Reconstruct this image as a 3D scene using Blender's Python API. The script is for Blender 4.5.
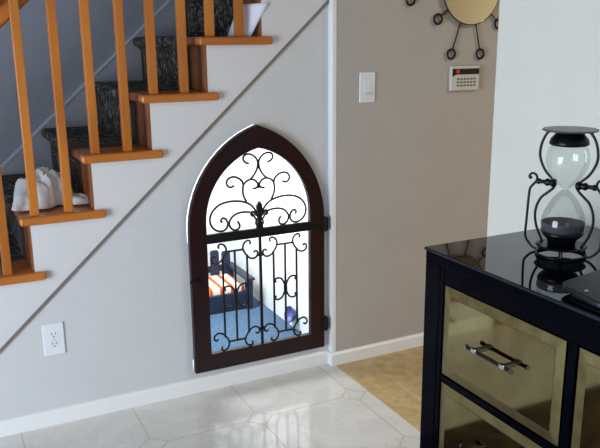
import bpy, bmesh, math, random
from mathutils import Vector, Matrix, noise
from mathutils.geometry import tessellate_polygon
from math import pi, sin, cos, radians

for o in list(bpy.data.objects):
    bpy.data.objects.remove(o, do_unlink=True)
S = bpy.context.scene
COL = S.collection
random.seed(4)

# ------------------------------------------------------------------ camera
F_PX, HOR, YAW, ROLL, CAM_H = 728.95, 41.3, 0.45945, -0.009865, 1.35
pitch = math.atan((224 - HOR) / F_PX)
fwd = Vector((sin(YAW) * cos(pitch), cos(YAW) * cos(pitch), -sin(pitch)))
rt = Vector((cos(YAW), -sin(YAW), 0))
up = rt.cross(fwd)
r2 = rt * cos(ROLL) + up * sin(ROLL)
u2 = -rt * sin(ROLL) + up * cos(ROLL)
cd = bpy.data.cameras.new('camera')
cam = bpy.data.objects.new('camera', cd)
COL.objects.link(cam)
cd.sensor_fit = 'HORIZONTAL'
cd.sensor_width = 36.0
cd.lens = 36.0 * F_PX / 600.0
cd.clip_start = 0.02
m3 = Matrix((r2, u2, -fwd)).transposed()
cam.matrix_world = Matrix.Translation((0, 0, CAM_H)) @ m3.to_4x4()
S.camera = cam

# ------------------------------------------------------------------ world / light / exposure
S.view_settings.view_transform = 'Standard'
S.view_settings.look = 'None'
S.view_settings.gamma = 1.0
S.view_settings.use_curve_mapping = False
S.view_settings.exposure = 0.0
W = bpy.data.worlds.new('world')
S.world = W
W.use_nodes = True
W.node_tree.nodes['Background'].inputs[0].default_value = (0.62, 0.75, 1.0, 1)
W.node_tree.nodes['Background'].inputs[1].default_value = 0.6


def area(name, loc, direction, sx, sy, power, color):
    d = bpy.data.lights.new(name, 'AREA')
    d.shape = 'RECTANGLE'
    d.size = sx
    d.size_y = sy
    d.energy = power
    d.color = color
    o = bpy.data.objects.new(name, d)
    COL.objects.link(o)
    o.location = loc
    o.rotation_euler = Vector(direction).to_track_quat('-Z', 'Y').to_euler()
    return o


area('window_daylight', (-1.87, 0.95, 0.86), (1, 0.30, -0.12), 1.5, 1.5, 97, (0.80, 0.90, 1.0))
area('window_daylight', (-0.4, -2.32, 1.15), (0.0, 1, -0.14), 1.6, 1.4, 7, (0.80, 0.90, 1.0))
area('hall_lamp_light', (3.0, 0.6, 2.52), (0, 0, -1), 0.5, 0.5, 32, (1.0, 0.92, 0.78))
area('den_lamp_light', (0.80, 3.10, 0.93), (0.45, 0.12, -1), 0.35, 0.5, 19, (0.93, 0.97, 1.0))

# ------------------------------------------------------------------ materials


def lin(c):
    r = []
    for v in c:
        v = v / 255.0
        r.append(v / 12.92 if v <= 0.04045 else ((v + 0.055) / 1.055) ** 2.4)
    return (r[0], r[1], r[2], 1)


def mat(name, rgb, rough=0.5, metal=0.0, var=0.0, scale=8.0, bump=0.0, bscale=60.0, spec=None, trans=0.0, coat=0.0, rgb2=None, stretch=None, emit=0, detail=3):
    m = bpy.data.materials.new(name)
    m.use_nodes = True
    nt = m.node_tree
    b = nt.nodes['Principled BSDF']
    b.inputs['Roughness'].default_value = rough
    b.inputs['Metallic'].default_value = metal
    b.inputs['Coat Weight'].default_value = coat
    if trans:
        b.inputs['Transmission Weight'].default_value = trans
        b.inputs['IOR'].default_value = 1.45
    if spec is not None:
        b.inputs['Specular IOR Level'].default_value = spec
    c1 = lin(rgb)
    c2 = lin(rgb2) if rgb2 else tuple(min(1, v * (1 + var)) for v in c1[:3]) + (1,)
    if not rgb2:
        c1 = tuple(v * (1 - var) for v in c1[:3]) + (1,)
    tc = nt.nodes.new('ShaderNodeTexCoord')
    mp = nt.nodes.new('ShaderNodeMapping')
    if stretch:
        mp.inputs['Scale'].default_value = stretch
    nt.links.new(tc.outputs['Object'], mp.inputs[0])
    n = nt.nodes.new('ShaderNodeTexNoise')
    n.inputs['Scale'].default_value = scale
    n.inputs['Detail'].default_value = detail
    nt.links.new(mp.outputs[0], n.inputs['Vector'])
    cr = nt.nodes.new('ShaderNodeValToRGB')
    cr.color_ramp.elements[0].position = 0.35
    cr.color_ramp.elements[1].position = 0.65
    cr.color_ramp.elements[0].color = c1
    cr.color_ramp.elements[1].color = c2
    nt.links.new(n.outputs[0], cr.inputs[0])
    nt.links.new(cr.outputs[0], b.inputs['Base Color'])
    if bump:
        n2 = nt.nodes.new('ShaderNodeTexNoise')
        n2.inputs['Scale'].default_value = bscale
        n2.inputs['Detail'].default_value = 4
        nt.links.new(mp.outputs[0], n2.inputs['Vector'])
        bp = nt.nodes.new('ShaderNodeBump')
        bp.inputs['Strength'].default_value = bump
        bp.inputs['Distance'].default_value = 0.004
        nt.links.new(n2.outputs[0], bp.inputs['Height'])
        nt.links.new(bp.outputs[0], b.inputs['Normal'])
    return m


M = {}
M['stair_wall'] = mat('stair_wall_paint', (206, 206, 208), 0.75, var=0.01, bump=0.25, bscale=90)
M['stringer'] = mat('stringer_paint', (214, 212, 214), 0.6, var=0.01, bump=0.1, bscale=90)
M['skirt'] = mat('skirt_board_paint', (160, 164, 176), 0.6, var=0.01)
M['skirt_cap'] = mat('skirt_cap_paint', (196, 202, 216), 0.5, var=0.01)
M['beige'] = mat('beige_wall_paint', (180, 174, 168), 0.8, var=0.015, bump=0.3, bscale=90)
M['white_wall'] = mat('white_wall_paint', (211, 210, 202), 0.75, var=0.01, bump=0.3, bscale=90)
M['blue_wall'] = mat('stairwell_paint', (138, 142, 154), 0.8, var=0.02, bump=0.2, bscale=90)
M['yellow_wall'] = mat('hall_yellow_paint', (242, 234, 204), 0.8, var=0.01)
M['ceil'] = mat('ceiling_paint', (150, 150, 150), 0.9, var=0.01)
M['trim'] = mat('white_trim_paint', (236, 236, 236), 0.35, var=0.005)
M['bead'] = mat('grey_bead_paint', (122, 110, 102), 0.6, var=0.04)
M['den'] = mat('den_wall_paint', (238, 242, 240), 0.8, var=0.005)
M['den_carpet'] = mat('den_blue_carpet', (70, 94, 122), 0.95, rgb2=(84, 112, 140), scale=60, bump=0.6, bscale=160)
M['oak'] = mat('golden_oak', (166, 94, 28), 0.35, rgb2=(192, 116, 38), scale=9, stretch=(1, 1, 0.18), coat=0.15)
M['oak_tread'] = mat('golden_oak_tread', (172, 96, 34), 0.32, rgb2=(196, 118, 44), scale=10, stretch=(0.2, 1, 1), coat=0.2)
M['oak_riser'] = mat('stained_oak_riser', (128, 74, 38), 0.45, rgb2=(150, 90, 48), scale=10, stretch=(1, 0.2, 1))
M['mahogany'] = mat('dark_mahogany', (28, 9, 13), 0.35, rgb2=(40, 14, 17), scale=7, stretch=(1, 1, 0.2), spec=0.35)
M['iron'] = mat('black_wrought_iron', (12, 13, 18), 0.5, var=0.1, spec=0.3)
M['navy'] = mat('navy_painted_wood', (32, 38, 62), 0.5, var=0.08, scale=12)
M['plastic'] = mat('white_plastic', (228, 232, 238), 0.3, var=0.004)
M['plastic_grey'] = mat('pale_grey_plastic', (205, 203, 200), 0.35, var=0.004)
M['dark_plastic'] = mat('dark_plastic', (22, 24, 26), 0.3, var=0.02)
M['slot'] = mat('socket_slot_dark', (60, 58, 60), 0.6, var=0.02)
M['keys'] = mat('keypad_key_grey', (96, 104, 98), 0.6, var=0.05)
M['red'] = mat('red_indicator_lens', (235, 40, 70), 0.4, var=0.01)
M['lacquer'] = mat('black_lacquer', (4, 5, 11), 0.16, var=0.05, spec=0.03)
M['black_glass'] = mat('black_glass_top', (5, 7, 14), 0.03, var=0.02, spec=0.5)
M['black_glass'].node_tree.nodes['Principled BSDF'].inputs['IOR'].default_value = 1.75
M['teal'] = mat('glass_edge_teal', (12, 34, 42), 0.15, var=0.02)
M['chrome'] = mat('polished_chrome', (205, 205, 210), 0.12, metal=1.0, var=0.02)
M['gunmetal'] = mat('dark_gunmetal', (42, 40, 44), 0.35, metal=0.8, var=0.05)
M['antique'] = mat('antique_gold_mirror', (138, 130, 92), 0.06, metal=1.0, rgb2=(150, 140, 100), scale=14)
M['antique_border'] = mat('antique_gold_border', (148, 138, 98), 0.36, metal=1.0, rgb2=(130, 120, 80), scale=30)
M['mirror'] = mat('silvered_mirror', (250, 248, 238), 0.03, metal=1.0, var=0.005)
M['hg_black'] = mat('black_enamel_metal', (7, 8, 13), 0.3, var=0.05, spec=0.22)
M['hg_disc'] = mat('grey_metal_disc', (98, 100, 104), 0.35, metal=0.5, var=0.03)
M['sand'] = mat('dark_grey_sand', (50, 48, 56), 0.9, rgb2=(88, 84, 94), scale=500, bump=0.4, bscale=500)
M['leather'] = mat('black_leather', (16, 17, 26), 0.4, var=0.1, bump=0.5, bscale=120)
M['cloth'] = mat('white_cotton', (236, 238, 242), 0.85, var=0.03, bump=0.5, bscale=70)
M['paper'] = mat('white_paper', (222, 226, 240), 0.6, var=0.02)
M['ink'] = mat('faded_print', (84, 92, 120), 0.6, var=0.05)
M['ceramic'] = mat('blue_glazed_bowl', (34, 42, 104), 0.2, var=0.08, coat=0.3)
M['bowl_in'] = mat('pale_violet_glaze', (104, 108, 176), 0.25, var=0.04)
M['glass'] = None


def glassmat():
    m = bpy.data.materials.new('clear_blown_glass')
    m.use_nodes = True
    nt = m.node_tree
    nt.nodes.remove(nt.nodes['Principled BSDF'])
    out = nt.nodes['Material Output']
    tr = nt.nodes.new('ShaderNodeBsdfTransparent')
    tr.inputs[0].default_value = (0.93, 0.96, 0.95, 1)
    gl = nt.nodes.new('ShaderNodeBsdfGlossy')
    gl.inputs['Roughness'].default_value = 0.03
    lw = nt.nodes.new('ShaderNodeLayerWeight')
    lw.inputs['Blend'].default_value = 0.25
    mx = nt.nodes.new('ShaderNodeMixShader')
    mr = nt.nodes.new('ShaderNodeMapRange')
    mr.inputs['To Min'].default_value = 0.05
    mr.inputs['To Max'].default_value = 0.30
    nt.links.new(lw.outputs['Fresnel'], mr.inputs['Value'])
    nt.links.new(mr.outputs[0], mx.inputs[0])
    nt.links.new(tr.outputs[0], mx.inputs[1])
    nt.links.new(gl.outputs[0], mx.inputs[2])
    nt.links.new(mx.outputs[0], out.inputs[0])
    return m


M['glass'] = glassmat()


class NG:
    """tiny helper for math-node chains on world position"""

    def __init__(self, m):
        self.nt = m.node_tree
        g = self.nt.nodes.new('ShaderNodeNewGeometry')
        s = self.nt.nodes.new('ShaderNodeSeparateXYZ')
        self.nt.links.new(g.outputs['Position'], s.inputs[0])
        self.pos = g.outputs['Position']
        self.x, self.y, self.z = s.outputs

    def op(self, kind, a, b=None, c=None):
        n = self.nt.nodes.new('ShaderNodeMath')
        n.operation = kind
        for i, v in enumerate((a, b, c)):
            if v is None:
                continue
            if isinstance(v, (int, float)):
                n.inputs[i].default_value = v
            else:
                self.nt.links.new(v, n.inputs[i])
        return n.outputs[0]

    def cell(self, v, off, p):
        t = self.op('DIVIDE', self.op('SUBTRACT', v, off), p)
        f = self.op('FRACT', self.op('ADD', t, 0.5))
        return self.op('ABSOLUTE', self.op('MULTIPLY', self.op('SUBTRACT', f, 0.5), p))


def mixc(nt, fac, a, b):
    n = nt.nodes.new('ShaderNodeMix')
    n.data_type = 'RGBA'
    for sock, v in ((n.inputs[0], fac), (n.inputs[6], a), (n.inputs[7], b)):
        if isinstance(v, (tuple, float)):
            sock.default_value = v
        else:
            nt.links.new(v, sock)
    return n.outputs[2]


def marble():
    m = bpy.data.materials.new('polished_marble_tile')
    m.use_nodes = True
    nt = m.node_tree
    b = nt.nodes['Principled BSDF']
    g = NG(m)
    au = g.cell(g.x, 0.942, 0.400)
    av = g.cell(g.y, 2.256, 0.400)
    r, w = 0.052, 0.0022
    s = g.op('ADD', au, av)
    ring = g.op('LESS_THAN', g.op('ABSOLUTE', g.op('SUBTRACT', s, r)), w * 1.4)
    cross = g.op('LESS_THAN', g.op('MINIMUM', au, av), w)
    cross = g.op('MULTIPLY', cross, g.op('GREATER_THAN', s, r))
    line = g.op('MAXIMUM', ring, cross)
    n = nt.nodes.new('ShaderNodeTexNoise')
    n.inputs['Scale'].default_value = 5.0
    n.inputs['Detail'].default_value = 6
    n.inputs['Distortion'].default_value = 1.6
    nt.links.new(g.pos, n.inputs['Vector'])
    cr = nt.nodes.new('ShaderNodeValToRGB')
    e = cr.color_ramp.elements
    e[0].position, e[0].color = 0.30, lin((212, 210, 207))
    e[1].position, e[1].color = 0.62, lin((224, 221, 217))
    for p_, c_ in ((0.485, (220, 217, 213)), (0.5, (214, 206, 198)), (0.515, (221, 218, 214))):
        k = e.new(p_)
        k.color = lin(c_)
    nt.links.new(n.outputs[0], cr.inputs[0])
    c = mixc(nt, line, cr.outputs[0], lin((196, 186, 174)))
    nt.links.new(c, b.inputs['Base Color'])
    b.inputs['Roughness'].default_value = 0.08
    b.inputs['Specular IOR Level'].default_value = 0.5
    return m


def hall_tile():
    m = bpy.data.materials.new('sandstone_floor_tile')
    m.use_nodes = True
    nt = m.node_tree
    b = nt.nodes['Principled BSDF']
    g = NG(m)
    au = g.cell(g.x, 1.552, 0.33)
    av = g.cell(g.y, 1.88, 0.66)
    line = g.op('LESS_THAN', g.op('MINIMUM', au, av), 0.0022)
    n = nt.nodes.new('ShaderNodeTexNoise')
    n.inputs['Scale'].default_value = 22.0
    n.inputs['Detail'].default_value = 6
    nt.links.new(g.pos, n.inputs['Vector'])
    cr = nt.nodes.new('ShaderNodeValToRGB')
    e = cr.color_ramp.elements
    e[0].position, e[0].color = 0.35, lin((186, 156, 108))
    e[1].position, e[1].color = 0.65, lin((208, 180, 132))
    nt.links.new(n.outputs[0], cr.inputs[0])
    c = mixc(nt, line, cr.outputs[0], lin((212, 192, 160)))
    nt.links.new(c, b.inputs['Base Color'])
    b.inputs['Roughness'].default_value = 0.45
    return m


def stripes():
    m = bpy.data.materials.new('orange_striped_cotton')
    m.use_nodes = True
    nt = m.node_tree
    b = nt.nodes['Principled BSDF']
    g = NG(m)
    f = g.op('FRACT', g.op('DIVIDE', g.op('SUBTRACT', g.x, 0.01), 0.058))
    cr = nt.nodes.new('ShaderNodeValToRGB')
    cr.color_ramp.interpolation = 'CONSTANT'
    e = cr.color_ramp.elements
    e[0].position, e[0].color = 0.0, lin((242, 236, 220))
    e[1].position, e[1].color = 0.50, lin((226, 96, 24))
    for p_, c_ in ((0.66, (176, 40, 20)), (0.74, (236, 150, 60)), (0.86, (242, 236, 220))):
        k = e.new(p_)
        k.color = lin(c_)
    nt.links.new(f, cr.inputs[0])
    nt.links.new(cr.outputs[0], b.inputs['Base Color'])
    b.inputs['Roughness'].default_value = 0.9
    return m


def carpet():
    m = bpy.data.materials.new('dark_green_loop_carpet')
    m.use_nodes = True
    nt = m.node_tree
    b = nt.nodes['Principled BSDF']
    g = NG(m)
    n = nt.nodes.new('ShaderNodeTexNoise')
    n.inputs['Scale'].default_value = 26.0
    n.inputs['Detail'].default_value = 5
    n.inputs['Distortion'].default_value = 2.2
    nt.links.new(g.pos, n.inputs['Vector'])
    cr = nt.nodes.new('ShaderNodeValToRGB')
    e = cr.color_ramp.elements
    e[0].position, e[0].color = 0.40, lin((34, 34, 36))
    e[1].position, e[1].color = 0.62, lin((142, 139, 130))
    k = e.new(0.52)
    k.color = lin((62, 60, 58))
    nt.links.new(n.outputs[0], cr.inputs[0])
    # woven border stripes along both long edges
    d = g.op('MINIMUM', g.op('SUBTRACT', g.y, 2.735), g.op('SUBTRACT', 3.425, g.y))
    edge = g.op('LESS_THAN', d, 0.05)
    line = g.op('LESS_THAN', g.op('ABSOLUTE', g.op('SUBTRACT', d, 0.052)), 0.006)
    c = mixc(nt, edge, cr.outputs[0], lin((66, 58, 52)))
    c = mixc(nt, line, c, lin((128, 116, 96)))
    nt.links.new(c, b.inputs['Base Color'])
    b.inputs['Roughness'].default_value = 0.95
    n2 = nt.nodes.new('ShaderNodeTexNoise')
    n2.inputs['Scale'].default_value = 300
    nt.links.new(g.pos, n2.inputs['Vector'])
    bp = nt.nodes.new('ShaderNodeBump')
    bp.inputs['Strength'].default_value = 0.8
    bp.inputs['Distance'].default_value = 0.004
    nt.links.new(n2.outputs[0], bp.inputs['Height'])
    nt.links.new(bp.outputs[0], b.inputs['Normal'])
    return m


def rugmat():
    m = mat('brown_floral_rug_pile', (40, 28, 20), 0.95, rgb2=(92, 72, 50), scale=16, bump=0.7, bscale=200, detail=6)
    return m


M['marble'] = marble()
M['hall_tile'] = hall_tile()
M['stripes'] = stripes()
M['carpet'] = carpet()
M['rug'] = rugmat()

# ------------------------------------------------------------------ mesh helpers


class MB:
    def __init__(self):
        self.bm = bmesh.new()

    def box(self, x0, x1, y0, y1, z0, z1):
        v = [self.bm.verts.new((x, y, z)) for x in (x0, x1) for y in (y0, y1) for z in (z0, z1)]
        for f in ((0, 1, 3, 2), (4, 6, 7, 5), (0, 4, 5, 1), (2, 3, 7, 6), (0, 2, 6, 4), (1, 5, 7, 3)):
            self.bm.faces.new([v[i] for i in f])
        return self

    def prism(self, poly, a, b, axis='y', holes=()):
        """polygon (with holes) extruded along an axis; poly in the two other axes"""
        loops = [list(poly)] + [list(h) for h in holes]

        def P(p, t):
            if axis == 'y':
                return (p[0], t, p[1])
            if axis == 'z':
                return (p[0], p[1], t)
            return (t, p[0], p[1])
        tris = tessellate_polygon([[Vector((p[0], p[1], 0)) for p in l] for l in loops])
        va, vb = [], []
        for l in loops:
            for p in l:
                va.append(self.bm.verts.new(P(p, a)))
                vb.append(self.bm.verts.new(P(p, b)))
        if len(loops) == 1:
            self.bm.faces.new(va)
            self.bm.faces.new(vb[::-1])
        else:
            for t in tris:
                try:
                    self.bm.faces.new([va[i] for i in t])
                    self.bm.faces.new([vb[i] for i in t][::-1])
                except ValueError:
                    pass
        k = 0
        for l in loops:
            n = len(l)
            for i in range(n):
                j = (i + 1) % n
                self.bm.faces.new((va[k + i], va[k + j], vb[k + j], vb[k + i]))
            k += n
        return self

    def tube(self, pts, r, sides=8, closed=False, cap=True, flat=1.0):
        pts = [Vector(p) for p in pts]
        n = len(pts)
        rr = r if isinstance(r, (list, tuple)) else [r] * n
        T = []
        for i in range(n):
            if closed:
                d = pts[(i + 1) % n] - pts[i - 1]
            else:
                d = pts[min(i + 1, n - 1)] - pts[max(i - 1, 0)]
            T.append(d.normalized())
        N = T[0].orthogonal().normalized()
        rings = []
        for i in range(n):
            N = (N - T[i] * N.dot(T[i])).normalized()
            B = T[i].cross(N)
            rings.append([self.bm.verts.new(pts[i] + N * (cos(a) * rr[i]) + B * (sin(a) * rr[i] * flat))
                          for a in (2 * pi * k / sides for k in range(sides))])
        rng = range(n) if closed else range(n - 1)
        for i in rng:
            A, Bq = rings[i], rings[(i + 1) % n]
            off = 0
            if closed and i == n - 1:
                off = min(range(sides), key=lambda o: (A[0].co - Bq[o].co).length)
            for k in range(sides):
                self.bm.faces.new((A[k], A[(k + 1) % sides], Bq[(k + 1 + off) % sides], Bq[(k + off) % sides]))
        if cap and not closed:
            self.bm.faces.new(rings[0][::-1])
            self.bm.faces.new(rings[-1])
        return self

    def lathe(self, prof, c=(0, 0, 0), seg=40, axis=None):
        """prof: list of (radius, height)"""
        Mx = Matrix.Identity(3) if axis is None else Vector((0, 0, 1)).rotation_difference(Vector(axis)).to_matrix()
        c = Vector(c)
        rings = []
        for r, z in prof:
            if r < 1e-6:
                rings.append([self.bm.verts.new(c + Mx @ Vector((0, 0, z)))])
            else:
                rings.append([self.bm.verts.new(c + Mx @ Vector((r * cos(2 * pi * k / seg), r * sin(2 * pi * k / seg), z))) for k in range(seg)])
        for A, B in zip(rings, rings[1:]):
            for k in range(seg):
                k2 = (k + 1) % seg
                if len(A) == 1 and len(B) > 1:
                    self.bm.faces.new((A[0], B[k], B[k2]))
                elif len(B) == 1 and len(A) > 1:
                    self.bm.faces.new((A[k], A[k2], B[0]))
                elif len(A) > 1:
                    self.bm.faces.new((A[k], A[k2], B[k2], B[k]))
        return self

    def build(self, name, m, parent=None, smooth=False, bevel=0.0, seg=2, xf=None):
        bmesh.ops.recalc_face_normals(self.bm, faces=self.bm.faces)
        if xf is not None:
            self.bm.transform(xf)
        me = bpy.data.meshes.new(name)
        self.bm.to_mesh(me)
        self.bm.free()
        o = bpy.data.objects.new(name, me)
        COL.objects.link(o)
        me.materials.append(M[m])
        if smooth:
            for p in me.polygons:
                p.use_smooth = True
        if bevel:
            b = o.modifiers.new('bevel', 'BEVEL')
            b.width = bevel
            b.segments = seg
            b.limit_method = 'ANGLE'
            b.angle_limit = radians(50)
        if parent is not None:
            o.parent = parent
            o.matrix_parent_inverse = Matrix.Translation(-Vector(parent.location))
        return o


def child(o, par):
    """parent a world-coordinate mesh to a part of a thing"""
    o.parent = par
    o.matrix_parent_inverse = Matrix.Identity(4)
    return o


def thing(name, loc, label, cat, group=None):
    o = bpy.data.objects.new(name, None)
    COL.objects.link(o)
    o.empty_display_size = 0.05
    o.location = loc
    tag(o, label, cat, group)
    return o


def tag(o, label, cat=None, group=None):
    o['label'] = label
    if cat:
        o['category'] = cat
    if group:
        o['group'] = group
    return o


def struct(o):
    o['kind'] = 'structure'
    return o


def smooth_path(pts, n=4):
    """Catmull-Rom through 2D/3D points"""
    P = [Vector(p) for p in pts]
    P = [P[0] * 2 - P[1]] + P + [P[-1] * 2 - P[-2]]
    out = []
    for i in range(1, len(P) - 2):
        p0, p1, p2, p3 = P[i - 1:i + 3]
        for k in range(n):
            t = k / n
            out.append(0.5 * ((2 * p1) + (p2 - p0) * t + (2 * p0 - 5 * p1 + 4 * p2 - p3) * t * t + (3 * p1 - p0 - 3 * p2 + p3) * t ** 3))
    out.append(P[-2])
    return out


# ------------------------------------------------------------------ layout numbers
YS = 2.567      # face of the wall under the stairs
YB = 2.533      # face of the beige wall
XC = 1.405      # where the two meet
YF = 3.46       # far wall of the stairwell
XP = 1.409      # face of the white partition
RUN, RISE = 0.2187, 0.1955


def R(k):
    return 0.2445 + RUN * (k - 2)


def T(k):
    return 0.587 + RISE * (k - 1)


K0, K1 = -1, 7
CEIL = 2.6

# ------------------------------------------------------------------ structure
struct(MB().prism([(-1.75, -2.2), (1.41, -2.2), (1.41, YS + 0.09), (0.27, YS + 0.09), (0.27, YF), (-1.75, YF)], -0.1, 0.0, 'z').build('floor', 'marble'))
struct(MB().box(1.41, 4.6, -2.2, YB + 0.1, -0.1, 0.0).build('floor', 'hall_tile'))
struct(MB().box(-1.95, 4.8, -2.4, 3.9, CEIL, CEIL + 0.1).build('ceiling', 'ceil'))

# wall under the stairs, stepped top, with the arched opening
GX0, GX1, GZ0, GSP, GAP = 0.797, 1.370, 0.086, 0.655, 1.046    # gate outline
GCX = (GX0 + GX1) / 2


def arch(x0, x1, z0, zs, za, n=14):
    """pointed arch outline, counter-clockwise from lower left"""
    h = (x1 - x0) / 2
    rise = za - zs
    c = (x0 + x1) / 2
    r = (h * h + rise * rise) / (2 * h)
    pts = [(x0, z0), (x1, z0)]
    cx = x1 - r
    a1 = math.atan2(rise, c - cx)
    for i in range(n + 1):
        a = a1 * i / n
        pts.append((cx + r * cos(a), zs + r * sin(a)))
    cx = x0 + r
    for i in range(1, n + 1):
        a = pi - a1 + a1 * i / n
        pts.append((cx + r * cos(a), zs + r * sin(a)))
    return pts


step = [(R(K0), 0.0), (XC, 0.0)]
kt = 1
top = []
for k in range(K0, K1 + 1):
    x0, x1 = R(k), min(R(k + 1), XC)
    if x0 >= XC:
        break
    top += [(x0, T(k) - 0.03), (x1, T(k) - 0.03)]
outline = step + top[::-1]
outline = [p for i, p in enumerate(outline) if i == 0 or (Vector(p) - Vector(outline[i - 1])).length > 1e-5]
if (Vector(outline[-1]) - Vector(outline[0])).length < 1e-5:
    outline.pop()
hole = arch(GX0 - 0.005, GX1 - 0.004, GZ0 + 0.006, GSP, GAP + 0.002)
# straight left jamb sits just behind the gate stile, except at its foot
hole = hole[:-1] + [(GX0 - 0.004, 0.62), (GX0 + 0.004, 0.60), (GX0 + 0.004, 0.19), (GX0 - 0.003, 0.18)]
struct(MB().prism(outline, YS, YS + 0.1, 'y', holes=[hole]).build('wall_stairs', 'stair_wall'))
# painted stringer band between the treads and the grey bead


def beadz(x):
    return 0.321 + (x - 0.105) * (1.503 - 0.321) / (1.404 - 0.105)


so = []
for k in range(K0, K1 + 1):
    x0, x1 = R(k), min(R(k + 1), XC)
    if x0 >= XC:
        break
    so += [(x0, T(k) - 0.03), (x1, T(k) - 0.03)]
xa = R(K0)
poly = [(xa, max(beadz(xa), 0.001))] + [(xa + (0.105 - xa) * 0.5 + 0.0, max(0.001, beadz(xa + (0.105 - xa) * 0.5)))] + [(XC, beadz(XC))] + so[::-1]
poly = [p for i, p in enumerate(poly) if i == 0 or (Vector(p) - Vector(poly[i - 1])).length > 1e-4]
x00 = 0.105 - 0.321 / ((1.503 - 0.321) / (1.404 - 0.105))
poly = [(R(K0), 0.001), (max(R(K0), x00), 0.001), (XC, beadz(XC))] + so[::-1]
struct(MB().prism(poly, YS - 0.003, YS + 0.001, 'y').build('trim_1', 'stringer'))
d = Vector((1, (1.503 - 0.321) / (1.404 - 0.105))).normalized()
nn = Vector((-d.y, d.x)) * 0.0045
a, b = Vector((x00 + 0.05, beadz(x00 + 0.05))), Vector((XC - 0.001, beadz(XC - 0.001)))
struct(MB().prism([a - nn, b - nn, b + nn, a + nn], YS - 0.007, YS, 'y').build('trim_2', 'bead'))

# beige wall
struct(MB().box(XC, 4.6, YB, YB + 0.134, 0, CEIL).build('wall_back', 'beige'))
struct(MB().box(XC - 0.004, XC + 0.012, YB - 0.002, YS, 0.055, CEIL).build('trim_3', 'trim'))
# white partition
struct(MB().box(XP, XP + 0.115, -2.2, 1.610, 0, CEIL).build('wall_right', 'white_wall'))
# far stairwell wall: open below for the den
lowz = lambda x: 0.905 + 0.887 * (x - 0.682)
pl = [(-1.75, 0), (0.27, 0), (0.27, lowz(0.27)), (1.47, lowz(1.47)), (1.47, 0), (1.6, 0), (1.6, CEIL), (-1.75, CEIL)]
struct(MB().prism(pl, YF, YF + 0.1, 'y').build('wall_stairwell', 'blue_wall'))
sk = lambda x: 1.068 + 0.892 * (x - 0.514)
struct(MB().prism([(-0.62, sk(-0.62)), (-0.62, 0.0), (-0.3, 0.0), (1.47, sk(1.47) - 0.42), (1.47, sk(1.47))], YF - 0.014, YF, 'y').build('trim_4', 'skirt'))
d2_ = Vector((-0.892, 1)).normalized() * 0.010
struct(MB().prism([(-0.62, sk(-0.62)), (1.47, sk(1.47)), (1.47 + d2_.x, sk(1.47) + d2_.y), (-0.62 + d2_.x, sk(-0.62) + d2_.y)], YF - 0.022, YF, 'y').build('trim_5', 'skirt_cap'))
struct(MB().box(1.5, 1.6, YB + 0.134, YF, 0, CEIL).build('wall_stair_end', 'blue_wall'))
# den under the stairs
struct(MB().box(0.27, 1.5, YS + 0.09, 3.85, -0.1, 0.0).build('floor', 'den_carpet'))
struct(MB().box(0.24, 0.27, YS + 0.1, 3.85, 0, 0.53).build('wall_den_left', 'den'))
struct(MB().box(1.440, 1.47, YS + 0.1, 3.85, 0, 1.57).build('wall_den_right', 'den'))
struct(MB().prism([(0.27, 0), (1.44, 0), (1.44, lowz(1.44)), (0.27, lowz(0.27))], 3.75, 3.80, 'y').build('wall_den_back', 'den'))
struct(MB().prism([(0.25, lowz(0.25) - 0.03), (1.47, lowz(1.47) - 0.03), (1.47, lowz(1.47) - 0.01), (0.25, lowz(0.25) - 0.01)], YS + 0.1, 3.80, 'y').build('ceiling', 'den'))

# outer room walls (behind and beside the camera), with two window openings
struct(MB().prism([(-2.2, 0), (YF, 0), (YF, CEIL), (-2.2, CEIL)], -1.85, -1.75, 'x', holes=[[(-0.2, 0.06), (1.7, 0.06), (1.7, 1.75), (-0.2, 1.75)]]).build('wall_left', 'beige'))
struct(MB().prism([(-1.75, 0), (4.6, 0), (4.6, CEIL), (-1.75, CEIL)], -2.3, -2.2, 'y', holes=[[(-1.2, 0.45), (0.4, 0.45), (0.4, 1.85), (-1.2, 1.85)]]).build('wall_front', 'beige'))
struct(MB().box(4.5, 4.6, -2.2, YB, 0, CEIL).build('wall_hall', 'yellow_wall'))
w = MB()
for y in (-0.2, 0.73, 1.66):
    w.box(-1.81, -1.77, y, y + 0.04, 0.06, 1.75)
w.box(-1.81, -1.77, -0.2, 1.7, 0.06, 0.10).box(-1.81, -1.77, -0.2, 1.7, 1.71, 1.75)
struct(w.build('window_1', 'trim'))
w = MB()
for x in (-1.2, -0.42, 0.36):
    w.box(x, x + 0.04, -2.26, -2.22, 0.45, 1.85)
w.box(-1.2, 0.4, -2.26, -2.22, 0.45, 0.49).box(-1.2, 0.4, -2.26, -2.22, 1.81, 1.85).box(-1.2, 0.4, -2.26, -2.22, 1.13, 1.17)
struct(w.build('window_2', 'trim'))

# baseboards
bbp = lambda y: [(y, 0.0), (y - 0.013, 0.0), (y - 0.013, 0.048), (y - 0.006, 0.057), (y, 0.058)]
struct(MB().prism(bbp(YS), R(K0), XC, 'x').build('baseboard_stairs', 'trim'))
struct(MB().prism(bbp(YB), XC - 0.013, 4.5, 'x').build('baseboard_back', 'trim'))
struct(MB().box(XC - 0.013, XC, YB, YS - 0.013, 0, 0.055).build('baseboard_return', 'trim'))
struct(MB().prism([(XP, 0), (XP - 0.013, 0), (XP - 0.013, 0.05), (XP - 0.005, 0.058), (XP, 0.058)], -2.2, 1.610, 'y').build('baseboard_right', 'trim'))

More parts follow.
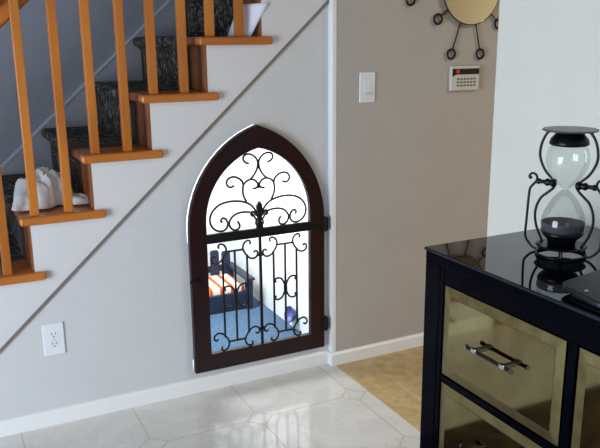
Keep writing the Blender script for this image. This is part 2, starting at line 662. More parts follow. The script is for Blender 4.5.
# ------------------------------------------------------------------ staircase
st = thing('staircase', (R(K0), YS, 0), 'golden oak staircase with square balusters and a dark carpet runner, climbing to the right', 'staircase')
NEAR = YS - 0.027
for k in range(K0, K1 + 1):
    x0, x1 = R(k) - 0.034, R(k + 1)
    xe = x1 + 0.036
    if k >= 6:
        xe = min(xe, XC - 0.002)
        y_in = YS + 0.102
        if k == 6:
            MB().prism([(x0, NEAR), (xe, NEAR), (xe, YS - 0.0035), (x1, YS - 0.0035), (x1, YF), (x0, YF)], T(k) - 0.03, T(k), 'z').build('tread', 'oak_tread', st, bevel=0.010, seg=4)
        continue
    MB().prism([(x0, NEAR), (xe, NEAR), (xe, YS - 0.0035), (x1, YS - 0.0035), (x1, YF), (x0, YF)], T(k) - 0.03, T(k), 'z').build('tread', 'oak_tread', st, bevel=0.010, seg=4)
for k in range(K0, 8):
    zb = T(k - 1) if k > K0 else 0.0
    if k >= 7:
        continue
    MB().box(R(k) - 0.006, R(k), YS + 0.001, YF, zb, T(k) - 0.03).build('riser', 'oak_riser', st)
# carpet runner
outer, inner = [], []
for k in range(K0, 7):
    zb = (T(k - 1) if k > K0 else 0.0) + 0.006
    if k == K0:
        outer.append((R(k) - 0.016, 0.0))
        inner.append((R(k) - 0.006, 0.0))
    else:
        outer.append((R(k) - 0.016, zb))
        inner.append((R(k) - 0.006, zb - 0.010))
    outer.append((R(k) - 0.018, T(k) - 0.050))
    for a_ in range(0, 7):
        t = radians(-100 - a_ * 28)
        outer.append((R(k) - 0.031 + 0.021 * cos(t), T(k) - 0.015 + 0.021 * sin(t)))
    inner.append((R(k) - 0.006, T(k) - 0.030))
    inner.append((R(k) - 0.034, T(k) - 0.030))
    inner.append((R(k) - 0.034, T(k)))
outer.append((R(7) - 0.01, T(6) + 0.010))
inner.append((R(7) - 0.01, T(6)))
MB().prism(outer + inner[::-1], 2.735, 3.425, 'y').build('carpet_runner', 'carpet', st)


def rail_z(x):      # underside of the lower rail
    return 1.398 + 0.905 * (x - 0.218)


BW = 0.029
bal = []
for k in range(K0, 7):
    bal += [(R(k) + 0.004, k), (R(k) + 0.117, k)]
for x, k in bal:
    if x > 1.36 or k > 6:
        continue
    # square baluster, screwed to the side of the lower rail
    m = MB()
    ya, yb = YS - 0.004, YS + BW - 0.004
    tz = rail_z(x + BW / 2) + 0.072
    m.box(x, x + BW, ya, yb, T(k), tz)
    m.build('baluster', 'oak', st, bevel=0.002)
dr = Vector((1, 0.905)).normalized()


def slab(z0, z1, x0, x1, y0, y1):
    return [(x0, rail_z(x0) + z0), (x1, rail_z(x1) + z0), (x1, rail_z(x1) + z1), (x0, rail_z(x0) + z1)]


hr = MB()
xl, xr = -0.45, XC - 0.01
hr.prism(slab(0.0, 0.085, xl, xr, 0, 0), YS + 0.026, YS + 0.062, 'y')
hr.prism(slab(0.075, 0.135, xl, xr, 0, 0), YS - 0.008, YS + 0.072, 'y')
hr.build('handrail', 'oak', st, bevel=0.012, seg=3)
nw = MB()
nw.box(-0.53, -0.45, YS - 0.01, YS + 0.07, 0, 1.02).box(-0.545, -0.435, YS - 0.025, YS + 0.085, 1.02, 1.05)
nw.box(-0.54, -0.44, YS - 0.02, YS + 0.08, 0, 0.18)
nw.build('newel_post', 'oak', st, bevel=0.006)

# ------------------------------------------------------------------ arched gate
YG = YS - 0.024
gate = thing('arched_gate', (GX1, YG, GZ0), 'pointed dark mahogany gate with black iron scrollwork in the wall under the stairs', 'gate')
IX0, IX1, IZ0, IAP = 0.866, 1.306, 0.155, 0.9575
MB().prism(arch(GX0, GX1, GZ0, GSP, GAP), YG, YG + 0.026, 'y', holes=[arch(IX0, IX1, IZ0, 0.685, IAP)]).build('frame', 'mahogany', gate, bevel=0.003)
YI = YG + 0.010     # ironwork plane
IC = 1.0865


def scroll(pts, rad=0.0042, name='scroll', mirror=False, c=IC):
    P = [((2 * c - x) if mirror else x, z) for x, z in pts]
    path = [(v.x, YI, v.y) for v in smooth_path([Vector(p) for p in P], 5)]
    n = len(path)
    rr = [rad * (0.75 if i in (0, n - 1) else 1) for i in range(n)]
    return MB().tube(path, rr, 8).build(name, 'iron', gate, smooth=True)


A = [(1.0482, 0.8992), (1.0336, 0.9053), (1.0246, 0.9180), (1.0301, 0.9315), (1.0476, 0.9365), (1.0692, 0.9275), (1.0826, 0.9094), (1.0840, 0.8904), (1.0781, 0.8703), (1.0653, 0.8509), (1.0508, 0.8374)]
B = [(1.0613, 0.8016), (1.0746, 0.8019), (1.0838, 0.8135), (1.0753, 0.8293), (1.0596, 0.8374), (1.0402, 0.8342), (1.0249, 0.8216), (1.02, 0.8014), (1.0227, 0.7763), (1.0351, 0.75)]
Cc = [(0.9858, 0.8196), (0.9701, 0.8145), (0.9569, 0.8241), (0.9559, 0.8396), (0.9682, 0.8512), (0.987, 0.8535), (1.0057, 0.8454), (1.0183, 0.833), (1.022, 0.8192)]
D = [(1.0786, 0.7015), (1.0567, 0.7325), (1.0333, 0.7485), (1.0028, 0.7576), (0.9596, 0.7597), (0.9206, 0.7498), (0.8943, 0.728), (0.8832, 0.7006), (0.8872, 0.6753), (0.9041, 0.6548), (0.9296, 0.6474), (0.9472, 0.6553), (0.9545, 0.6734), (0.9485, 0.6911), (0.9358, 0.6984), (0.9269, 0.6912), (0.9308, 0.6807)]
E_ = [(1.0755, 0.6726), (1.0542, 0.7041), (1.0278, 0.7122), (0.997, 0.7106), (0.973, 0.6983), (0.9605, 0.6765), (0.9656, 0.6573), (0.9817, 0.6451), (0.9994, 0.6505), (1.0025, 0.6654), (0.9942, 0.679)]
for pts in (A, B, Cc, D, E_):
    for mi in (False, True):
        scroll(pts, mirror=mi)
# collars where scrolls meet
for z in (0.888, 0.812):
    MB().box(IC - 0.0055, IC + 0.0055, YI - 0.005, YI + 0.005, z - 0.011, z + 0.011).build('collar', 'iron', gate, bevel=0.002)
# fleur-de-lis finial
fl = MB()
sp = [(0, 0.751), (0.006, 0.744), (0.0115, 0.733), (0.012, 0.722), (0.0085, 0.710), (0.006, 0.700), (0.0075, 0.696)]
poly = [(IC + x, z) for x, z in sp] + [(IC + 0.0085, 0.684), (IC + 0.006, 0.676), (IC + 0.011, 0.660), (IC + 0.015, 0.636)]
poly = poly + [(2 * IC - x, z) for x, z in poly[:0:-1]]
fl.prism(poly, YI - 0.006, YI + 0.006, 'y')
for s in (-1, 1):
    pp = [(IC + s * x, YI, z) for x, z in ((0.005, 0.690), (0.014, 0.697), (0.022, 0.708), (0.031, 0.709), (0.034, 0.700), (0.029, 0.693), (0.024, 0.697))]
    pts = [tuple(v) for v in smooth_path(pp, 4)]
    fl.tube(pts, [0.0050] * (len(pts) - 6) + [0.0042] * 6, 8)
    pp = [(IC + s * x, YI, z) for x, z in ((0.005, 0.684), (0.012, 0.676), (0.016, 0.664), (0.013, 0.655), (0.009, 0.658))]
    fl.tube([tuple(v) for v in smooth_path(pp, 4)], 0.0036, 8)
fl.build('fleur_de_lis', 'iron', gate, bevel=0.002)
# centre bar and panels
MB().box(IC - 0.0048, IC + 0.0048, YI - 0.0045, YI + 0.0045, IZ0 - 0.004, 0.62).build('centre_bar', 'iron', gate)
corner = [(-0.0635, 0.2023), (-0.0668, 0.2120), (-0.0578, 0.2193), (-0.0434, 0.2138), (-0.0352, 0.1984), (-0.0373, 0.1808), (-0.0491, 0.1609), (-0.0642, 0.1472), (-0.0826, 0.1441), (-0.0952, 0.1546), (-0.0961, 0.1676), (-0.0886, 0.1737), (-0.0790, 0.1680)]
midc = [(-0.0420, 0.0283), (-0.0458, 0.0400), (-0.0345, 0.0458), (-0.0175, 0.0400), (-0.0050, 0.0180), (-0.0045, 0.0)]
midc = midc + [(x, -z) for x, z in midc[-2::-1]]
ZC = 0.378
for pc in (0.9785, 1.1945):
    for sx in (1, -1):
        for sz in (1, -1):
            scroll([(pc + sx * x * 1.0, ZC + sz * z) for x, z in corner], 0.0040)
        scroll([(pc + sx * x, ZC + z) for x, z in midc], 0.0040)
    for dx, z0, z1 in ((-0.051, 0.213, 0.541), (0.0, 0.192, 0.564), (0.051, 0.213, 0.541)):
        MB().box(pc + dx - 0.0033, pc + dx + 0.0033, YI - 0.0033, YI + 0.0033, z0, z1).build('bar', 'iron', gate)
    for z in (0.192, 0.564):
        MB().box(pc - 0.038, pc + 0.038, YI - 0.0033, YI + 0.0033, z - 0.0033, z + 0.0033).build('cross_bar', 'iron', gate)
    MB().box(pc - 0.0068, pc + 0.0068, YI - 0.0045, YI + 0.0045, ZC - 0.014, ZC + 0.014).build('collar', 'iron', gate, bevel=0.002)
for z in (0.532, 0.224):
    MB().box(IC - 0.011, IC + 0.011, YI - 0.0045, YI + 0.0045, z - 0.005, z + 0.005).build('collar', 'iron', gate, bevel=0.002)
# straps and hinges
tag(MB().box(IX0 - 0.004, GX1 + 0.006, YG - 0.004, YG + 0.012, 0.607, 0.643).build('strap', 'iron', gate, bevel=0.0015), 'wide black iron band crossing the gate')
for z0, z1 in ((0.597, 0.652), (0.163, 0.217)):
    hh = MB()
    hh.box(GX1 - 0.014, GX1 + 0.014, YG - 0.006, YG, z0, z1)
    hh.tube([(GX1 + 0.003, YG - 0.004, z0 - 0.002), (GX1 + 0.003, YG - 0.004, z1 + 0.002)], 0.006, 12)
    hh.box(GX1 + 0.003, GX1 + 0.017, YG - 0.002, YS - 0.0005, z0, z1)
    hh.build('hinge', 'iron', gate, bevel=0.001)
lt = MB()
lt.box(GX0 - 0.008, GX0 + 0.042, YG - 0.006, YG, 0.461, 0.473)
lt.tube([(GX0 + 0.03, YG - 0.004, 0.467), (GX0 + 0.03, YG - 0.018, 0.467)], 0.005, 10)
lt.build('latch', 'iron', gate, bevel=0.001)

# ------------------------------------------------------------------ things in the den
bench = thing('pet_bench', (1.03, 3.45, 0), 'small navy blue slatted wooden pet bench on blue carpet behind the gate', 'pet bed')
BX0, BX1 = 0.70, 1.368
MB().box(BX0 + 0.03, BX1 - 0.03, 3.335, 3.355, 0.0, 0.095).build('apron', 'navy', bench, bevel=0.003)
MB().box(BX0 + 0.02, BX1 - 0.02, 3.355, 3.585, 0.055, 0.075).build('seat', 'navy', bench, bevel=0.002)
for x in (BX0, BX1 - 0.03):
    MB().box(x, x + 0.03, 3.32, 3.36, 0, 0.160).build('leg', 'navy', bench, bevel=0.002)
    MB().box(x + 0.002, x + 0.028, 3.585, 3.61, 0, 0.160).build('leg', 'navy', bench, bevel=0.002)
    MB().box(x - 0.012, x + 0.035, 3.30, 3.625, 0.160, 0.174).build('armrest', 'navy', bench, bevel=0.003)
x = 0.735
i = 0
px_ = [1.3015, 1.2365, 1.1715, 1.1065, 1.0415, 0.9765, 0.9115, 0.8465, 0.7815]
for i, x in enumerate(px_):
    zt = 0.248 + 0.012 * min(i, 3)
    m = MB()
    m.prism([(x, 0.06), (x + 0.047, 0.06), (x + 0.047, zt - 0.012), (x + 0.040, zt), (x + 0.007, zt), (x, zt - 0.012)], 3.588, 3.600, 'y')
    m.build('picket', 'navy', bench)
MB().box(BX0 + 0.03, BX1 - 0.03, 3.6005, 3.618, 0.135, 0.170).build('back_rail', 'navy', bench, bevel=0.002)
cu = MB().box(BX0 + 0.034, BX1 - 0.034, 3.352, 3.583, 0.0765, 0.128).build('seat_cushion', 'stripes', None, bevel=0.016, seg=4, smooth=True)
tag(cu, 'white cushion with orange stripes lying on the navy pet bench', 'cushion')

bw = thing('pet_bowl', (1.44, 2.972, 0.074), 'small blue bowl mounted tilted on the white wall behind the gate', 'bowl')
ax_ = Vector((-0.96, -0.05, 0.25)).normalized()
bc = Vector((1.424, 2.972, 0.074))
prof = [(0, -0.012), (0.022, -0.012), (0.034, 0.002), (0.040, 0.018), (0.042, 0.020), (0.038, 0.020), (0.030, 0.005), (0.018, -0.004), (0, -0.004)]
MB().lathe(prof[:6], bc, 36, ax_).build('shell', 'ceramic', bw, smooth=True)
MB().lathe(prof[5:], bc, 36, ax_).build('inside', 'bowl_in', bw, smooth=True)

lamp = thing('den_lamp', (0.80, 3.10, 0.975), 'white flat ceiling lamp of the den under the stairs', 'lamp')
MB().box(0.66, 0.94, 2.9, 3.3, 0.945, 0.955).build('housing', 'trim', lamp, xf=Matrix.Translation((0.8, 3.1, 0.95)) @ Matrix.Rotation(-radians(41.6), 4, 'Y') @ Matrix.Translation((-0.8, -3.1, -0.918)))

# ------------------------------------------------------------------ wall fittings
ot = thing('wall_outlet', (0.3045 * 0.931 + 0.0, YS, 0.327), 'white duplex electrical outlet low on the wall under the stairs', 'electrical outlet')
ox0, ox1, oz0, oz1 = 0.248, 0.321, 0.268, 0.388
MB().box(ox0, ox1, YS - 0.006, YS, oz0, oz1).build('cover_plate', 'plastic', ot, bevel=0.003, seg=3)
oc = (ox0 + ox1) / 2
for zc in (0.3465, 0.3095):
    f = MB()
    f.prism([(oc + 0.0165 * cos(a), zc + 0.0135 * sin(a)) for a in (2 * pi * i / 20 for i in range(20))], YS - 0.0075, YS - 0.006, 'y')
    fo = f.build('receptacle', 'plastic', ot, bevel=0.0005)
    for sl in (MB().box(oc - 0.0078, oc - 0.0050, YS - 0.0080, YS - 0.0070, zc, zc + 0.0078),
               MB().box(oc + 0.0050, oc + 0.0076, YS - 0.0080, YS - 0.0070, zc + 0.001, zc + 0.0074),
               MB().lathe([(0, 0.0), (0.0026, 0.0), (0.0026, 0.0010), (0, 0.0010)], (oc, YS - 0.0070, zc - 0.007), 10, (0, -1, 0))):
        child(sl.build('slot', 'slot', None), fo)
MB().lathe([(0, 0), (0.003, 0), (0.003, 0.0012), (0, 0.0014)], (oc, YS - 0.006, 0.328), 12, (0, -1, 0)).build('screw', 'plastic_grey', ot)

sw = thing('light_switch', (1.557, YB, 1.171), 'white light switch plate on the beige wall, left of the alarm keypad', 'light switch')
sx0, sx1, sz0, sz1 = 1.521, 1.594, 1.109, 1.228
MB().box(sx0, sx1, YB - 0.006, YB, sz0, sz1).build('cover_plate', 'plastic', sw, bevel=0.003, seg=3)
MB().box(sx0 + 0.020, sx1 - 0.020, YB - 0.0078, YB - 0.006, sz0 + 0.026, sz1 - 0.026).build('rocker', 'plastic', sw, bevel=0.001)
MB().box(sx0 + 0.024, sx1 - 0.024, YB - 0.013, YB - 0.0078, sz0 + 0.030, sz0 + 0.040).build('slider', 'plastic_grey', sw, bevel=0.001)
for z in (sz0 + 0.012, sz1 - 0.012):
    MB().lathe([(0, 0), (0.0025, 0), (0.0025, 0.001), (0, 0.0012)], ((sx0 + sx1) / 2, YB - 0.006, z), 12, (0, -1, 0)).build('screw', 'plastic_grey', sw)

kp = thing('alarm_keypad', (2.03, YB, 1.19), 'white alarm keypad with dark display and red light, under the sunburst mirror', 'keypad')
kx0, kx1, kz0, kz1 = 1.962, 2.112, 1.140, 1.243
MB().box(kx0, kx1, YB - 0.018, YB, kz0, kz1).build('housing', 'plastic_grey', kp, bevel=0.004, seg=3)
kd = MB()
kd.prism([(kx0 + 0.005, kz1 - 0.012), (kx0 + 0.005, kz1 - 0.044), (kx0 + 0.024, kz1 - 0.036), (kx1 - 0.004, kz1 - 0.036), (kx1 - 0.004, kz1 - 0.012)], YB - 0.0195, YB - 0.0178, 'y')
kd.build('display', 'dark_plastic', kp)
MB().lathe([(0, 0), (0.0085, 0), (0.0085, 0.0012), (0, 0.0016)], (kx0 + 0.032, YB - 0.0195, kz1 - 0.023), 20, (0, -1, 0)).build('indicator_light', 'red', kp)
for r_ in range(3):
    for c_ in range(6):
        x = kx0 + 0.030 + c_ * 0.0175
        z = kz0 + 0.048 - r_ * 0.0135
        MB().box(x, x + 0.011, YB - 0.0196, YB - 0.0178, z - 0.0034, z + 0.0034).build('key', 'keys', kp)

mr = thing('sunburst_mirror', (2.06, YB, 1.561), 'round sunburst wall mirror with black wire rays ending in rings, on the beige wall', 'mirror')
mc = Vector((2.049, YB - 0.016, 1.558))
MB().lathe([(0, 0.0), (0.146, 0.0), (0.146, 0.006), (0.142, 0.009), (0.136, 0.0065), (0, 0.0065)][:3] + [(0.146, 0.0055), (0, 0.0055)], mc, 64, (0, -1, 0)).build('mirror_glass', 'mirror', mr)
rimp = [tuple(mc + Vector((0.147 * cos(t), -0.003, 0.147 * sin(t)))) for t in (2 * pi * i / 64 for i in range(64))]
MB().tube(rimp, 0.0028, 8, closed=True).build('rim', 'iron', mr, smooth=True)
MB().lathe([(0, 0), (0.06, 0), (0.06, -0.014), (0, -0.014)], mc, 32, (0, -1, 0)).build('back_mount', 'iron', mr)
for ang, L in ((-170, .303), (-142, .204), (-108, .280), (-76, .276), (-42, .214), (-12, .31), (18, .22), (48, .285), (78, .277), (108, .285), (138, .22), (164, .30)):
    a = radians(ang)
    e = Vector((cos(a), 0, sin(a)))
    ray = MB().tube([tuple(mc + e * 0.12 + Vector((0, 0.006, 0))), tuple(mc + e * (L - 0.020) + Vector((0, 0.006, 0)))], 0.0030, 8).build('ray', 'iron', mr, smooth=True)
    cc = mc + e * L + Vector((0, 0.006, 0))
    rp = [tuple(cc + Vector((0.0195 * cos(t), 0, 0.0195 * sin(t)))) for t in (2 * pi * i / 24 for i in range(24))]
    MB().tube(rp, 0.0046, 8, closed=True).build('ring', 'iron', mr, smooth=True)

# ------------------------------------------------------------------ rug (seen in the mirrored drawers)
rg = MB().box(-0.9, 0.86, 0.35, 1.86, 0.001, 0.012).build('area_rug', 'rug', None, bevel=0.003)
tag(rg, 'dark brown patterned rug on the marble, seen in the mirrored drawers', 'rug')

# ------------------------------------------------------------------ mirrored dresser
ds = thing('mirrored_dresser', (1.40, 1.0, -0.2543), 'black lacquer dresser with antique mirrored drawer fronts against the white wall', 'dresser')
DX, DXB, DY0, DY1, DZ = 1.121, 1.662, 0.40, 1.516, 0.82
MB().box(DX - 0.003, DXB + 0.004, DY0 - 0.003, DY1 + 0.002, DZ - 0.003, DZ).build('glass_top', 'black_glass', ds, bevel=0.001)
MB().box(DX - 0.003, DXB + 0.004, DY0 - 0.003, DY1 + 0.002, DZ - 0.008, DZ - 0.003).build('glass_edge', 'teal', ds)
MB().box(DX, DXB, DY0, DY1 - 0.001, DZ - 0.034, DZ - 0.008).build('apron', 'lacquer', ds, bevel=0.002)
body = MB()
body.box(DX + 0.012, DXB, DY0 + 0.012, DY1 - 0.012, -0.10, DZ - 0.034)
# face frame: posts and rails standing slightly proud of the carcass
cols = [(1.024, 1.436), (0.575, 0.990)]
rows = [(0.4885, 0.7365), (0.217, 0.465), (-0.0545, 0.1935)]
body.box(DX + 0.004, DX + 0.03, DY0 + 0.04, DY1 - 0.04, 0.74, DZ - 0.034)
body.box(DX + 0.004, DX + 0.03, 0.996, 1.018, -0.09, 0.745)
body.box(DX + 0.004, DX + 0.03, DY0 + 0.04, 0.571, -0.09, 0.745)
body.box(DX + 0.004, DX + 0.03, DY0 + 0.04, DY1 - 0.04, 0.4685, 0.485)
body.box(DX + 0.004, DX + 0.03, DY0 + 0.04, DY1 - 0.04, 0.1970, 0.2135)
body.box(DX + 0.004, DX + 0.03, DY0 + 0.04, DY1 - 0.04, -0.10, -0.058)
body.build('body', 'lacquer', ds, bevel=0.0015)
for y0, y1 in ((DY1 - 0.062, DY1 - 0.001), (DY0, DY0 + 0.061)):
    for x0, x1 in ((DX, DX + 0.06), (DXB - 0.06, DXB)):
        MB().box(x0, x1, y0, y1, -0.2543, DZ - 0.034).build('leg', 'lacquer', ds, bevel=0.003)
MB().box(DX + 0.002, DX + 0.02, DY1 - 0.078, DY1 - 0.062, -0.10, DZ - 0.034).build('corner_bead', 'lacquer', ds, bevel=0.002)




for (y0, y1) in cols:
    for (z0, z1) in rows:
        dw = MB().box(DX + 0.006, DX + 0.011, y0, y1, z0, z1).build('drawer', 'lacquer', ds)
        bm = MB()
        bv, xs, xf_ = 0.026, DX + 0.0058, DX + 0.0036
        ov = [(xs, y0 + .001, z0 + .001), (xs, y1 - .001, z0 + .001), (xs, y1 - .001, z1 - .001), (xs, y0 + .001, z1 - .001)]
        iv = [(xf_, y0 + bv, z0 + bv), (xf_, y1 - bv, z0 + bv), (xf_, y1 - bv, z1 - bv), (xf_, y0 + bv, z1 - bv)]
        O = [bm.bm.verts.new(p) for p in ov]
        I = [bm.bm.verts.new(p) for p in iv]
        bm.bm.faces.new(O[::-1])
        for i in range(4):
            bm.bm.faces.new((O[i], O[(i + 1) % 4], I[(i + 1) % 4], I[i]))
        bm.bm.faces.new(I)
        child(bm.build('mirror_border', 'antique_border', None), dw)
        child(MB().box(xf_ - 0.0012, xf_ - 0.0001, y0 + bv, y1 - bv, z0 + bv, z1 - bv).build('mirror_panel', 'antique', None), dw)
        yc, zc = (y0 + y1) / 2 - 0.001, (z0 + z1) / 2 + 0.007
        for q in (-0.050, 0.050):
            h = MB().box(DX - 0.020, DX + 0.0024, yc + q - 0.006, yc + q + 0.006, zc - 0.005, zc + 0.005)
            child(h.build('handle_post', 'chrome', None, bevel=0.0015), dw)
            h = MB().box(DX - 0.0265, DX - 0.0170, yc + q - 0.009, yc + q + 0.009, zc - 0.0055, zc + 0.0065)
            child(h.build('handle_clasp', 'chrome', None, bevel=0.0015), dw)
        h = MB().box(DX - 0.025, DX - 0.0185, yc - 0.078, yc + 0.078, zc - 0.0042, zc + 0.0035)
        child(h.build('handle_bar', 'gunmetal', None, bevel=0.001), dw)
        for q in (-0.078, 0.078):
            h = MB().lathe([(0, -0.003), (0.006, -0.003), (0.006, 0.003), (0, 0.003)], (DX - 0.0218, yc + q, zc), 12, (0, 1, 0))
            child(h.build('end_cap', 'chrome', None), dw)

ds.scale = (0.8415, 0.8415, 0.8415)
ds.location = (1.1781, 0.8415, 0.0)

# ------------------------------------------------------------------ hourglass
hc = Vector((1.378, 1.291, DZ))
hg = thing('hourglass', hc, 'tall hourglass with dark sand in a black scrolled wire stand on the dresser', 'hourglass')
e = Vector((0.375, -0.927, 0)).normalized()
SC = 1.0 / 0.95


def hp(s, z):
    return tuple(hc + e * (s * SC) + Vector((0, 0, z)))


MB().lathe([(0, 0.3135), (0.064, 0.3135), (0.066, 0.3155), (0.064, 0.3180), (0, 0.3185)], hc, 56).build('top_disc', 'hg_disc', hg, smooth=False)
MB().lathe([(0, 0.3133), (0.026, 0.3133), (0.034, 0.306), (0.044, 0.294), (0.0465, 0.285), (0.0465, 0.281), (0.042, 0.278), (0, 0.278)], hc, 48).build('upper_cap', 'hg_black', hg, smooth=True)
up_ = [(0.0400, 0.279), (0.0470, 0.268), (0.0505, 0.256), (0.0515, 0.243), (0.0500, 0.230), (0.0455, 0.216), (0.0390, 0.203), (0.0300, 0.190), (0.0190, 0.179), (0.0090, 0.1725), (0.0050, 0.170)]
lo_ = [(0.0090, 0.166), (0.0180, 0.157), (0.0310, 0.143), (0.0410, 0.124), (0.0490, 0.107), (0.0530, 0.093), (0.0540, 0.081), (0.0520, 0.068), (0.0450, 0.056), (0.0320, 0.048), (0, 0.044)]
MB().lathe(up_ + lo_, hc, 56).build('glass_bulbs', 'glass', hg, smooth=True)
sand = [(0, 0.0905), (0.0300, 0.0885), (0.0518, 0.0860), (0.0524, 0.0800), (0.0505, 0.0685), (0.0435, 0.0572), (0.0310, 0.0495), (0, 0.0455)]
MB().lathe(sand, hc, 48).build('sand', 'sand', hg, smooth=False)
MB().lathe([(0, 0.0435), (0.031, 0.0470), (0.0445, 0.0545), (0.0510, 0.0630), (0.0530, 0.0630), (0.0480, 0.0530), (0.036, 0.0420), (0.033, 0.0290), (0, 0.0290)], hc, 48).build('lower_cup', 'hg_black', hg, smooth=True)
MB().lathe([(0, 0.0230), (0.060, 0.0230), (0.063, 0.0255), (0.060, 0.0285), (0, 0.0290)], hc, 56).build('base_disc', 'hg_black', hg, smooth=False)
rp = [tuple(hc + Vector((0.059 * cos(t), 0.059 * sin(t), 0.0036))) for t in (2 * pi * i / 56 for i in range(56))]
MB().tube(rp, 0.0034, 8, closed=True).build('base_ring', 'hg_black', hg, smooth=True)
for i in range(4):
    t = pi / 4 + i * pi / 2
    MB().tube([tuple(hc + Vector((0.058 * cos(t), 0.058 * sin(t), 0.004))), tuple(hc + Vector((0.052 * cos(t), 0.052 * sin(t), 0.024)))], 0.003, 8).build('spacer', 'hg_black', hg)
for s in (-1, 1):
    pts = [(0.046, 0.314), (0.058, 0.297), (0.066, 0.274), (0.068, 0.250), (0.062, 0.228), (0.050, 0.207), (0.036, 0.193), (0.0265, 0.180), (0.030, 0.168), (0.044, 0.154), (0.058, 0.140), (0.068, 0.116), (0.070, 0.090), (0.064, 0.062), (0.054, 0.040), (0.047, 0.027)]
    P = smooth_path([Vector((s * a, b)) for a, b in pts], 4)
    MB().tube([hp(p.x, p.y) for p in P], 0.0034, 10).build('inner_wire', 'hg_black', hg, smooth=True)
    pts = [(0.084, 0.189), (0.0885, 0.187), (0.090, 0.193), (0.0845, 0.199), (0.076, 0.198), (0.071, 0.190), (0.073, 0.180), (0.081, 0.170), (0.087, 0.160), (0.089, 0.140), (0.0905, 0.090), (0.092, 0.044), (0.090, 0.030), (0.082, 0.018), (0.071, 0.008), (0.060, 0.0040)]
    P = smooth_path([Vector((s * a, b)) for a, b in pts], 4)
    MB().tube([hp(p.x, p.y) for p in P], 0.0032, 10).build('outer_wire', 'hg_black', hg, smooth=True)
    kn = MB()
    dirv = tuple(e * s)
    kp_ = [(0, 0.024), (0.009, 0.026), (0.0115, 0.032), (0.0095, 0.037), (0.0070, 0.040), (0.0095, 0.045), (0.0095, 0.050), (0.0055, 0.054), (0.0052, 0.064), (0.0080, 0.069), (0.0065, 0.075), (0, 0.077)]
    kn.lathe(kp_, hc + Vector((0, 0, 0.181)), 20, dirv)
    kn.build('finial_knob', 'hg_black', hg, smooth=True)

# ------------------------------------------------------------------ black leather case on the dresser
lc = thing('leather_case', (1.29, 1.04, DZ), 'black folded leather case lying beside the hourglass on the dresser', 'case')


def roundpoly(c, rad, n=5):
    out = []
    N = len(c)
    for i in range(N):
        p, a, b = Vector(c[i]), Vector(c[i - 1]), Vector(c[(i + 1) % N])
        u, v = (a - p).normalized(), (b - p).normalized()
        for k in range(n + 1):
            t = k / n
            q = (1 - t) ** 2 * (p + u * rad) + 2 * t * (1 - t) * p + t * t * (p + v * rad)
            out.append((q.x, q.y))
    return out


MB().prism(roundpoly([(1.192, 1.095), (1.372, 1.145), (1.405, 0.985), (1.180, 0.945)], 0.02), DZ + 0.0005, DZ + 0.010, 'z').build('back_cover', 'leather', lc, bevel=0.003, seg=3, smooth=True)
MB().prism(roundpoly([(1.187, 1.120), (1.366, 1.152), (1.398, 0.992), (1.160, 0.972)], 0.03), DZ + 0.0102, DZ + 0.024, 'z').build('front_flap', 'leather', lc, bevel=0.005, seg=3, smooth=True)
MB().lathe([(0, 0), (0.005, 0), (0.005, 0.0015), (0, 0.003)], (1.196, 1.052, DZ + 0.0240), 16).build('snap', 'chrome', lc, smooth=True)

hg.scale = lc.scale = (0.8415, 0.8415, 0.8415)
hg.location = (1.1560, 1.0882, 0.9040)
lc.location = (1.0560, 0.8450, 0.9040)

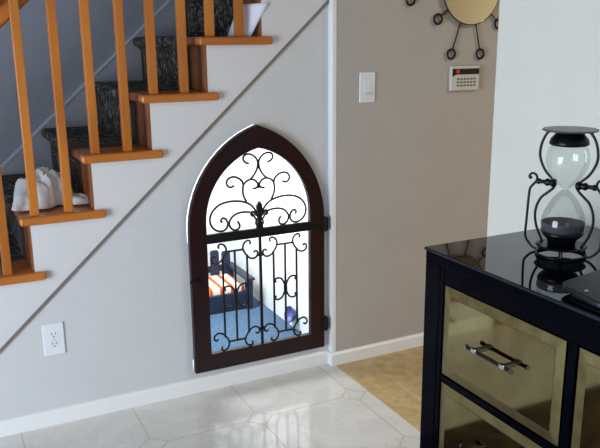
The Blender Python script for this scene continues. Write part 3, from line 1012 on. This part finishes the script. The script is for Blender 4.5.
# ------------------------------------------------------------------ crumpled cloth on the stairs
def lump(name, m):
    """crumpled cloth as a folded height sheet: flat underside, sharp ridged folds on top, soft irregular outline"""
    bm_ = bmesh.new()
    NR, NA = 46, 120
    top, bot = [], []

    def outline_r(a):
        r = 0.100 + 0.018 * sin(2 * a + 0.6) + 0.012 * sin(3 * a + 2.0) + 0.008 * sin(7 * a)
        lobe = math.exp(-((((a + 0.50 + pi) % (2 * pi)) - pi) / 0.30) ** 2)      # tail reaching right and towards the room
        return r + 0.062 * lobe
    c0t = None
    for i in range(NR + 1):
        t = i / NR
        rt_, rb_ = [], []
        for k in range(NA):
            a = 2 * pi * k / NA
            r = outline_r(a) * t
            x, y = r * cos(a), r * sin(a)
            dome = 0.088 * max(0, 1 - ((x + 0.015) / 0.105) ** 2 - ((y - 0.01) / 0.12) ** 2) ** 0.55
            edge = max(0, 1 - t ** 7) ** 0.5
            w = Vector((x * 1.0, y * 1.0, 0))
            q = w + 0.02 * Vector((noise.noise(w * 16), noise.noise(w * 16 + Vector((5, 1, 2))), 0))
            rid = 1 - abs(noise.noise(Vector((q.x * 20 + q.y * 14, q.y * 9 - q.x * 5, 1.7)))) * 2.4
            rid2 = 1 - abs(noise.noise(Vector((q.x * 48 - q.y * 20, q.y * 30, 4.1)))) * 2.4
            z = edge * (0.016 + dome * (0.80 + 0.20 * rid) + 0.009 * rid + 0.006 * rid2)
            z = max(z, 0.0015)
            rt_.append(bm_.verts.new((x + 0.10 * dome * rid2 * 0.6, y, z)))
        top.append(rt_)
    for A_, B_ in zip(top, top[1:]):
        for k in range(NA):
            bm_.faces.new((A_[k], B_[k], B_[(k + 1) % NA], A_[(k + 1) % NA]))
    low = [bm_.verts.new((v.co.x * 0.985, v.co.y * 0.985, 0.0)) for v in top[-1]]
    for k in range(NA):
        k2 = (k + 1) % NA
        bm_.faces.new((top[-1][k], low[k], low[k2], top[-1][k2]))
    bm_.faces.new(low)
    bmesh.ops.remove_doubles(bm_, verts=bm_.verts, dist=1e-5)
    bmesh.ops.recalc_face_normals(bm_, faces=bm_.faces)
    me = bpy.data.meshes.new(name)
    bm_.to_mesh(me)
    bm_.free()
    for p in me.polygons:
        p.use_smooth = True
    o = bpy.data.objects.new(name, me)
    COL.objects.link(o)
    me.materials.append(M[m])
    return o


cl = lump('crumpled_cloth', 'cloth')
cl.location = (0.322, 2.735, T(2) + 0.0065)
cl.scale = (1.12, 1.1, 1.12)
tag(cl, 'crumpled white cloth lying on a stair behind the balusters', 'cloth')

# ------------------------------------------------------------------ leaning paper
pp = MB()
rowsN, colsN = 10, 6
BL, BR_, TR, TL = Vector((1.000, 2.612, T(5) + 0.001)), Vector((1.080, 2.578, T(5) + 0.001)), Vector((1.142, 2.552, 1.489)), Vector((1.050, 2.604, 1.483))
grid = []
for i in range(rowsN + 1):
    row = []
    for j in range(colsN + 1):
        u, v = j / colsN, i / rowsN
        p = BL.lerp(BR_, u).lerp(TL.lerp(TR, u), v)
        p = p + Vector((0, 0.006 * sin(pi * v) * (1 - u), 0))
        row.append(p)
    grid.append(row)
vf = [[pp.bm.verts.new(p) for p in row] for row in grid]
vb = [[pp.bm.verts.new(p + Vector((0.0006, 0.0012, 0))) for p in row] for row in grid]
for i in range(rowsN):
    for j in range(colsN):
        pp.bm.faces.new((vf[i][j], vf[i][j + 1], vf[i + 1][j + 1], vf[i + 1][j]))
        pp.bm.faces.new((vb[i][j], vb[i + 1][j], vb[i + 1][j + 1], vb[i][j + 1]))
for i in range(rowsN):
    pp.bm.faces.new((vf[i][0], vf[i + 1][0], vb[i + 1][0], vb[i][0]))
    pp.bm.faces.new((vf[i][-1], vb[i][-1], vb[i + 1][-1], vf[i + 1][-1]))
for j in range(colsN):
    pp.bm.faces.new((vf[0][j], vb[0][j], vb[0][j + 1], vf[0][j + 1]))
    pp.bm.faces.new((vf[-1][j], vf[-1][j + 1], vb[-1][j + 1], vb[-1][j]))
po = pp.build('paper_sheet', 'paper', None, smooth=True)
tag(po, 'white paper sheet leaning upright on the uppermost visible stair', 'paper')
